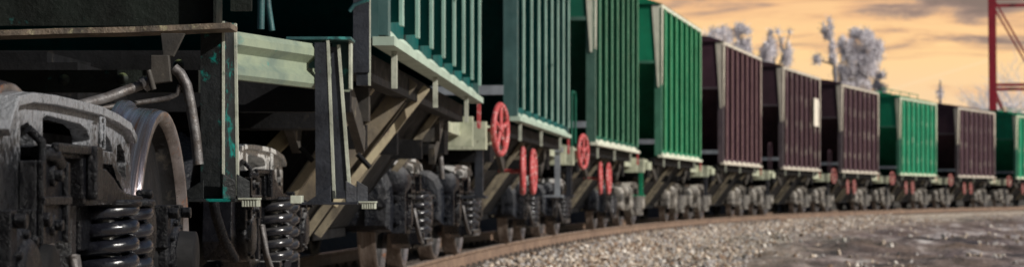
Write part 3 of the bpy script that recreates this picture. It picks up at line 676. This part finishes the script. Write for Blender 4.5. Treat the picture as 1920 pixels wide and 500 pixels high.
# ------------------------------------------------------------------ nearest wagon: only its far end is in the picture
dA = 6.30; cA = -2.11
W0 = thing('hopper_wagon', 'nearest wagon at the left edge, with large black springs and a teal step post', 'freight wagon', (cA - .02 * HB, dA - HB, 0), -.02, 'hopper wagons coupled in the curving train')
bogie(W0, HB, True, True, 0); bogie(W0, -HB, True, False, 0)
A, Cp, Wd, Ps = BM['teal']; sd, en, rf, st, hr, wk = cache['teal']
link('side_wall', sd, W0, 0, (0, 0, 0)); link('side_wall', sd, W0, 0, (0, 0, 0), math.pi); link('end_wall', en, W0); link('end_wall', en, W0, 0, (0, 0, 0), math.pi); link('roof', rf, W0)
MB().box(-.2, .2, -5.5, 5.3, 1.0, 1.32).box(-1.3, 1.3, HB - .2, HB + .2, 1.27, 1.42).box(-1.3, 1.3, -HB - .2, -HB + .2, 1.06, 1.42).box(-1.40, 1.40, -3.9, 5.0, 1.42, 1.46).build('underframe', M['dark_under'], W0); link('end_platform', PM, W0)
bpy.context.view_layer.update()
W1 = [o for o in bpy.data.objects if o.get('label') == labels[1]][0]
def pt(px, py, d): return Vector(((px - 960) / 4180 * d, d, EYE + (363 - py) / 4180 * d))
def wbuild(mb, name, mats, parent, bevel=0):
    inv = parent.matrix_world.inverted(); mb.v = [tuple(inv @ Vector(v)) for v in mb.v]
    return mb.build(name, mats, parent, bevel)
# headstock: web with rusty bottom flange
mb = MB(); d = 8.85
x0, x1 = -3.6, pt(438, 0, d).x
zf = pt(0, 58, d).z
mb.box(x0, x1 - .06, d, d + .03, zf + .02, zf + .40, 0)
nseg = 40
for k in range(nseg):                         # bent, chipped flange
    a = x0 + (x1 - x0) * k / nseg; b_ = x0 + (x1 - x0) * (k + 1) / nseg
    f = lambda x: zf - .035 + .035 * min(1, max(0, (x + 2.3) / 1.2)) + .008 * noise.noise(Vector((x * 3, 0, 0)))
    g_ = lambda x: d - .10 - .012 * noise.noise(Vector((x * 9, 4, 0)))
    mb.hexa([(a, g_(a), f(a)), (a, d + .12, f(a)), (a, d + .12, f(a) + .022), (a, g_(a), f(a) + .022)], [(b_, g_(b_), f(b_)), (b_, d + .12, f(b_)), (b_, d + .12, f(b_) + .022), (b_, g_(b_), f(b_) + .022)], 1)
wbuild(mb, 'headstock', [M['dark_green'], M['rusty']], W0)
# right-hand vertical end plates of the headstock
mb = MB(); q = pt(405, 0, d); mb.box(q.x, q.x + .012, d - .08, d + .1, zf + .022, zf + .4, 0); q2 = pt(438, 0, d).x; mb.box(q2 - .03, q2 + .055, d + .14, d + .16, zf + .09, zf + .4, 0)
wbuild(mb, 'end_plate', M['dark_green'], W0)
# step post 1 : a channel hanging from the headstock
mb = MB(); d1 = 8.98
xl, xm, xr = pt(376, 0, d1).x, pt(417, 0, d1).x, pt(447, 0, d1 + .12).x
zb, zt = pt(0, 376, d1).z, pt(0, 40, d1).z
mb.box(xl, xm, d1, d1 + .012, zb, zt, 0)
mb.box(xm - .001, xm + .009, d1 - .004, d1 + .02, zb + .03, zt, 1)
mb.hexa([(xm + .009, d1 + .006, zb + .02), (xr - .008, d1 + .12, zb + .02), (xr - .008, d1 + .132, zb + .02), (xm + .009, d1 + .018, zb + .02)], [(xm + .009, d1 + .006, zt), (xr - .018, d1 + .12, zt), (xr - .018, d1 + .132, zt), (xm + .009, d1 + .018, zt)], 0)
mb.hexa([(xr - .008, d1 + .112, zb + .02), (xr + .002, d1 + .112, zb + .02), (xr + .002, d1 + .14, zb + .02), (xr - .008, d1 + .14, zb + .02)], [(xr - .018, d1 + .112, zt), (xr - .008, d1 + .112, zt), (xr - .008, d1 + .14, zt), (xr - .018, d1 + .14, zt)], 1)
wbuild(mb, 'step_post', [M['teal_post'], M['edge']], W0)
def step_tread(parent, pxl, pxr, py, d, pad):
    mb = MB(); a = pt(pxl, py, d); b_ = pt(pxr, py, d)
    mb.box(a.x, b_.x, d - .07, d + .22, a.z - .008, a.z + .004, 0)
    c = pt((pxl + pxr) / 2, 0, 1)
    # gussets: long triangle to the left, two clipped-corner plates at the right
    zt_ = a.z + .09
    m = a.x + (b_.x - a.x) * .56
    for yy in (d - .02,):
        mb.hexa([(a.x + .05, yy, a.z + .004), (m, yy, a.z + .004), (m, yy, zt_ - .01), (a.x + .06, yy, a.z + .012)], [(a.x + .05, yy + .01, a.z + .004), (m, yy + .01, a.z + .004), (m, yy + .01, zt_ - .01), (a.x + .06, yy + .01, a.z + .012)], 0)
    for k in (0, 1):
        xx = b_.x - .055 + k * .045; yy = d - .05 + k * .10
        mb.hexa([(xx, yy, a.z + .004), (xx + .05, yy + .02, a.z + .004), (xx + .05, yy + .02, a.z + .075), (xx, yy, a.z + .105)], [(xx - .004, yy + .01, a.z + .004), (xx + .046, yy + .03, a.z + .004), (xx + .046, yy + .03, a.z + .075), (xx - .004, yy + .01, a.z + .105)], 0)
    mb.box(a.x - .022, a.x + .03, d - .075, d + .05, a.z - .002, a.z + .035, 1)
    # folded perforated toe at the right
    for k in range(6):
        x = b_.x + .015 + k * .011; mb.box(x, x + .008, d - .0, d + .12, a.z - .028, a.z + .006, 1)
    mb.box(b_.x, b_.x + .082, d - .004, d + .12, a.z - .0, a.z + .008, 1)
    wbuild(mb, 'step', [M['teal_post'] if parent is W0 else M['grey_post'], M['edge'] if pad else M['rusty']], parent, .002)
step_tread(W0, 303, 446, 374, 8.98, True)
# brake pipe, hanger and rods at the wagon's end
mb = MB(); P_ = lambda a, b_, c=8.62: tuple(pt(a, b_, c))
mb.tube([P_(326, 128), P_(338, 138), P_(350, 160), P_(358, 200), P_(366, 250), P_(372, 308)], .021, 12)
mb.tube([P_(120, 205, 8.3), P_(200, 183, 8.5), P_(262, 160), P_(288, 148)], .020, 12)
mb.tube([P_(186, 203, 8.5), P_(250, 194), P_(316, 184), P_(332, 176), P_(338, 160)], .010, 10)
mb.tube([P_(268, 160), P_(276, 155)], .030, 12)
wbuild(mb, 'brake_pipe', M['pipe'], W0)
mb = MB(); a = pt(284, 104, 8.6); b_ = pt(322, 158, 8.6)
mb.hexa([(a.x, 8.58, b_.z), (b_.x, 8.58, b_.z + .01), (b_.x - .01, 8.58, a.z), (a.x - .0, 8.58, a.z)], [(a.x, 8.62, b_.z), (b_.x, 8.62, b_.z + .01), (b_.x - .01, 8.62, a.z), (a.x - .0, 8.62, a.z)])
q = pt(318, 64, 8.7); mb.hexa([(q.x - .02, 8.66, q.z - .09), (q.x + .02, 8.66, q.z - .09), (q.x + .065, 8.66, q.z), (q.x - .03, 8.66, q.z)], [(q.x - .02, 8.69, q.z - .09), (q.x + .02, 8.69, q.z - .09), (q.x + .065, 8.69, q.z), (q.x - .03, 8.69, q.z)])
mb.tube([P_(278, 132, 8.56), P_(288, 168, 8.56)], .012, 8)
wbuild(mb, 'pipe_hanger', M['brown_steel'], W0, .003)
# cross beam low behind the headstock
mb = MB(); a = pt(0, 128, 9.25); b_ = pt(0, 165, 9.25); mb.box(-3.4, pt(375, 0, 9.25).x, 9.2, 9.26, b_.z - .02, a.z - .01)
wbuild(mb, 'cross_beam', M['dark_green'], W0)

for px, py in ((335, 122), (120, 150), (230, 147)):
    q = pt(px, py, 9.2); wbuild(MB().lathe([(.001, -.018), (.016, -.014), (.024, 0)], (q.x, q.y, q.z), 'y', 16), 'rivet', M['dark_green'], W0)
q0 = pt(410, 395, 9.3); wbuild(MB().tube([pt(388, 300, 9.35), pt(396, 350, 9.35), pt(404, 400, 9.4), pt(420, 450, 9.5), pt(440, 485, 9.6)], .022, 12), 'air_hose', M['oil'], W0)

# ---- second wagon's near end
# faded green-cream folded side beam
mb = MB(); pa = pt(395, 42, 9.5); pb = pt(655, 84, 10.95)
H = .215; sec = [(0, 0), (.012, .02), (.012, .05), (-.02, .085), (-.02, .12), (.012, .155), (.012, .19), (0, .215), (-.03, .215), (-.03, 0)]
nrm = Vector((pb.y - pa.y, -(pb.x - pa.x), 0)).normalized()
vv = []
for p in (pa, pb):
    for o_, z in sec: v = Vector((p.x, p.y, 0)) + nrm * (o_ * 1.3); vv.append((v.x, v.y, 1.175 + z * .97))
n = len(sec); mb.add(vv, [(k, (k + 1) % n, n + (k + 1) % n, n + k) for k in range(n)] + [tuple(range(n)), tuple(range(2 * n - 1, n - 1, -1))])
wbuild(mb, 'side_beam', M['cream_green'], W1)
mb = MB(); mb.box(-3.75, -.80, 11.0, 11.12, 1.08, 1.38, 0); mb.box(-2.6, -1.9, 9.75, 11, 1.0, 1.25, 0)
mb.box(-3.5, -.85, 11.12, 12.9, 1.36, 1.39, 0)
wbuild(mb, 'headstock', M['dark_under'], W1)
# bracket box carrying the step post
mb = MB(); dd = 10.55
a = pt(538, 76, dd); b_ = pt(602, 128, dd); mb.box(a.x, b_.x, dd, dd + .02, b_.z, a.z, 0); mb.box(a.x, pt(660, 0, dd).x, dd - .05, dd + .2, a.z, a.z + .014, 0)
a = pt(622, 78, dd + .15); b_ = pt(658, 168, dd + .15); mb.box(a.x, b_.x, dd + .15, dd + .165, b_.z, a.z, 0); mb.box(b_.x - .008, b_.x + .006, dd + .10, dd + .19, b_.z, a.z, 1)
for px, py in ((596, 90), (596, 118)): q = pt(px, py, dd); hexbolt(mb, q.x, dd - .018, q.z, .014, .02, 'y')
wbuild(mb, 'post_bracket', [M['bracket'], M['edge']], W1, .002)
# step post 2, two splayed angle bars
mb = MB(); d2 = 10.5
def strip(p0, p1, wpx0, wpx1, dd, th, mi, top, bot):
    a, b_, c, e = pt(p0, top, dd), pt(p0 + wpx0, top, dd), pt(p1 + wpx1, bot, dd), pt(p1, bot, dd)
    lo = [(v.x, v.y, v.z) for v in (a, b_, c, e)]; mb.hexa(lo, [(x, y + th, z) for x, y, z in lo], mi)
strip(590, 592, 25, 33, d2, .012, 0, 80, 378); strip(612, 624, 5, 5, d2 - .003, .03, 1, 76, 372)
strip(620, 629, 14, 24, d2 + .06, .012, 0, 88, 372); strip(632, 652, 5, 6, d2 + .05, .03, 1, 84, 352)
wbuild(mb, 'step_post', [M['grey_post'], M['edge']], W1)
step_tread(W1, 556, 672, 380, 10.5, True)
# upright corner plate and rails above the beam
mb = MB(); dd = 11.3
for (xa, xb, ya, yb, mi, o_) in ((662, 692, 2, 136, 0, 0), (686, 694, 4, 160, 1, .02), (668, 690, 136, 160, 0, .01)):
    a, b_ = pt(xa, ya, dd), pt(xb, yb, dd); mb.box(a.x, b_.x, dd + o_, dd + o_ + .03, b_.z, a.z + (.9 if ya < 10 else 0), mi)
wbuild(mb, 'corner_plate', [M['grey_post'], M['edge']], W1)
for ps, r_ in (([pt(489, 55, 10.1), pt(491, -60, 10.1)], .016), ([pt(510, 58, 10.2), pt(503, 10, 10.2), pt(498, -60, 10.2)], .014), ([pt(655, 22, 11.2), pt(664, 10, 11.2), pt(692, 0, 11.2)], .010)):
    wbuild(MB().tube(ps, r_, 10), 'handrail', M['bracket'], W1)
# heavy sloping beams between the near bogie and the chutes
for (x_a, y_a, x_b, y_b, dd, w_, mi) in ((640, 150, 500, 292, 13.3, .085, 1), (705, 150, 548, 350, 13.6, .06, 1), (770, 150, 600, 360, 14.6, .11, 0), (800, 165, 625, 385, 15.2, .05, 1)):
    wbuild(MB().bar(pt(x_a, y_a, dd), pt(x_b, y_b, dd - .15), w_, .07, 0, (0, 1, 0)), 'brace', [M['tan_edge'] if mi else M['tan']], W1, .003)
a = [pt(530, 300, 13.5), pt(628, 180, 13.5), pt(640, 300, 13.5), pt(565, 412, 13.5)]
wbuild(MB().hexa(a, [v + Vector((0, .03, 0)) for v in a], 0), 'chute_plate', M['tan'], W1, .003)
for px, py in ((575, 290), (682, 302)):
    wbuild(MB().tube([pt(px - 12, py - 14, 13.0), pt(px + 12, py + 12, 13.0)], .016, 8), 'bolt', M['dark_under'], W1)
# brake pipe over the far bogie
mb = MB(); mb.tube([pt(700, 285, 19.0), pt(770, 275, 19.2), pt(812, 266, 19.3), pt(823, 274, 19.3), pt(827, 305, 19.3), pt(829, 335, 19.3)], .026, 8)
wbuild(mb, 'brake_pipe', M['pipe'], W1)

# ------------------------------------------------------------------ trees
def tree(label, base, trunk, limbs, lobes, n, group='grey trees beyond the train', seed=1, tw=(.25, .5), leaf=.065):
    rg = random.Random(seed); o = thing('tree', label, 'tree', base, 0, group)
    mb = MB()
    pts = [Vector((0, 0, 0))] + [Vector(p) for p in trunk]; k = len(pts)
    mb.tube(pts, [.22 * (1 - .75 * i / (k - 1)) for i in range(k)], 8)
    for lb in limbs: mb.tube(lb, [.09 * (1 - .7 * i / (len(lb) - 1)) for i in range(len(lb))], 6)
    mb.build('trunk', M['bark'], o)
    cr = MB(); tot = sum(l[3] * l[5] for l in lobes)
    for (x, y, z, a, b_, c) in lobes:
        for q in range(int(.72 * n * a * c / tot)):
            while True:
                v = Vector((rg.uniform(-1, 1), rg.uniform(-1, 1), rg.uniform(-1, 1)))
                e = 1 + .28 * noise.noise(Vector((v.x * 2.3 + x, v.y * 2.3, v.z * 2.3 + z)))
                if v.length < e: break
            p = Vector((x + v.x * a, y + v.y * b_, z + v.z * c))
            if noise.noise(p * 1.7) < -.12: continue
            d = Vector((rg.gauss(0, .5), rg.gauss(0, .5), rg.gauss(.5, .5))).normalized() * rg.uniform(*tw)
            s = d.cross(Vector((rg.gauss(0, 1), rg.gauss(0, 1), rg.gauss(0, 1)))).normalized() * rg.uniform(.008, .018)
            cr.add([p - s, p + s, p + d], [(0, 1, 2)])
            if leaf:
                r_ = d.normalized() * leaf * rg.uniform(.5, 1.2); t_ = s.normalized() * leaf * rg.uniform(.4, 1); m2 = p + d * rg.random()
                cr.add([m2 - r_ - t_ * .3, m2 + t_, m2 + r_, m2 - t_], [(0, 1, 2, 3)])
    cr.build('crown', M['twig'], o); return o
def tw_(px, py, d): v = pt(px, py, d); return v
def from_photo(label, bx, d, lobes, n, seed, trunk_px, limbs=(), **kw):
    base = Vector(((bx - 960) / 4180 * d, d, -.45)); k = d / 4180
    lo = []
    for (px, py, rx, ry) in lobes:
        v = pt(px, py, d) - base; rr = min(rx, ry) * k; lo.append((v.x, 0, v.z, rx * k, rr * 1.1, ry * k))
    tr_ = [pt(px, py, d) - base for px, py in trunk_px]
    lm = [[pt(px, py, d) - base for px, py in l] for l in limbs]
    return tree(label, base, tr_, lm, lo, n, seed=seed, **kw)
from_photo('low grey tree showing over the brown wagon next to the bright green one', 1345, 165, [(1335, 78, 26, 24), (1358, 74, 18, 22), (1330, 100, 30, 20)], 9000, 1, [(1342, 200), (1345, 90)], [[(1345, 120), (1330, 80)]])
from_photo('slim upright grey tree with a tall narrow crown behind the nearest brown wagon', 1392, 165, [(1387, 62, 9, 17), (1399, 72, 10, 20), (1392, 100, 18, 22)], 7000, 2, [(1392, 180), (1392, 70)], [[(1392, 110), (1386, 60)]])
from_photo('grey tree with a pointed peak and thin bare sprigs, between two denser trees', 1450, 165, [(1446, 78, 6, 20), (1440, 105, 16, 24), (1432, 122, 14, 14), (1478, 92, 6, 13), (1466, 85, 3, 14), (1476, 112, 10, 18), (1458, 62, 3, 5), (1481, 62, 3, 5)], 9000, 3, [(1452, 200), (1455, 130)], [[(1455, 150), (1446, 60)], [(1455, 140), (1470, 100), (1482, 58)], [(1470, 100), (1458, 58)]])
from_photo('largest grey tree, round full crown with sky showing through two gaps', 1608, 170, [(1586, 88, 16, 20), (1622, 82, 20, 26), (1644, 96, 13, 22), (1596, 120, 22, 28), (1628, 125, 22, 30), (1604, 66, 12, 12), (1580, 138, 18, 16), (1600, 160, 34, 20)], 26000, 4, [(1606, 220), (1608, 110)], [[(1608, 150), (1588, 90)], [(1608, 140), (1625, 80)], [(1608, 130), (1644, 95)]])
from_photo('thin grey tree ending in one small oval crown, left of the largest tree', 1572, 158, [(1551, 56, 10, 21), (1560, 92, 4, 14), (1562, 112, 6, 8), (1532, 113, 7, 11)], 5200, 5, [(1570, 200), (1563, 110), (1556, 70)], [[(1563, 120), (1545, 116), (1532, 112)]])
from_photo('small grey bush crown low at the right foot of the largest tree', 1652, 150, [(1652, 150, 11, 13), (1648, 166, 14, 12)], 2600, 6, [(1652, 190), (1652, 155)])
from_photo('distant spindly bare tree standing alone above the far brown wagon', 1763, 200, [(1763, 160, 2, 10), (1760, 178, 7, 8), (1764, 176, 4, 12)], 800, 7, [(1763, 200), (1763, 150)], leaf=.05)
# bare trees behind the tower
def bare(label, px, d, top, seed, spread=.55):
    rg = random.Random(seed); base = Vector(((px - 960) / 4180 * d, d, -.45)); o = thing('bare_tree', label, 'tree', base, 0, 'bare trees behind the red tower')
    tk = MB(); cr = MB()
    def grow(p, dr, ln, r, lv):
        e = p + dr * ln; (tk if lv < 2 else cr).tube([p, (p + e) / 2 + Vector((rg.gauss(0, .04), 0, rg.gauss(0, .04))) * ln, e], [r, r * .85, r * .65], 6 if lv < 2 else 4, 0, False)
        if lv >= 6: return
        for k in range(3 if lv > 0 else 4):
            nd = (dr + Vector((rg.gauss(0, spread), rg.gauss(0, spread), rg.gauss(.12, .25)))).normalized(); grow(e if k < 2 else p + dr * ln * .6, nd, ln * rg.uniform(.62, .85), r * .62, lv + 1)
    grow(Vector((0, 0, 0)), Vector((0, 0, 1)), top * .30, .2, 0)
    tk.build('trunk', M['bark'], o); cr.build('crown', M['twig'], o)
bare('bare branching tree seen through the red tower lattice', 1898, 175, 12.5, 3)
bare('bare tree cut by the right edge of the picture behind the red tower', 1935, 185, 13.5, 8)
bare('short bare tree just left of the red tower leg', 1838, 190, 8.5, 12, .5)

# low bushes right at the foot of the skyline
# ------------------------------------------------------------------ red lattice tower
D = 140.0; k = D / 4180
bx = (1862 - 960) * k; wdt = 6.0
tw = thing('lattice_tower', 'tall dark red steel lattice tower behind the last wagons', 'tower', (bx + wdt / 2 * (math.cos(R(12)) + math.sin(R(12))), D + wdt / 2 * (math.cos(R(12)) - math.sin(R(12))), -.45), R(-12))
HTW = 19.0
tops = 1.35
for sx in (-1, 1):
    for sy in (-1, 1):
        q = lambda h, z: [(sx * h + a * .24, sy * h + b_ * .24, z) for a, b_ in ((-1, -1), (1, -1), (1, 1), (-1, 1))]
        MB().hexa(q(wdt / 2 - .06, 0), q(wdt / 2 + .12, HTW)).build('leg', M['crane'], tw)
mb = MB(); mb2 = MB(); lev = [.4, 7.95, 13.4, 18.8]; hw = wdt / 2
for a in range(4):
    A_ = [(-hw, -hw), (hw, -hw), (hw, hw), (-hw, hw)]; p, q_ = A_[a], A_[(a + 1) % 4]
    for z in lev: MB().bar((p[0], p[1], z), (q_[0], q_[1], z), .16, .2).build('cross_member', M['crane'], tw)
    for z0, z1 in zip(lev[:-1], lev[1:]):
        MB().bar((p[0], p[1], z1), ((p[0] + q_[0]) / 2, (p[1] + q_[1]) / 2, z0 + .1), .11, .11).build('diagonal_brace', M['crane'], tw); MB().bar((q_[0], q_[1], z1), ((p[0] + q_[0]) / 2 + .001, (p[1] + q_[1]) / 2, z0 + .1), .11, .11).build('diagonal_brace', M['crane'], tw)
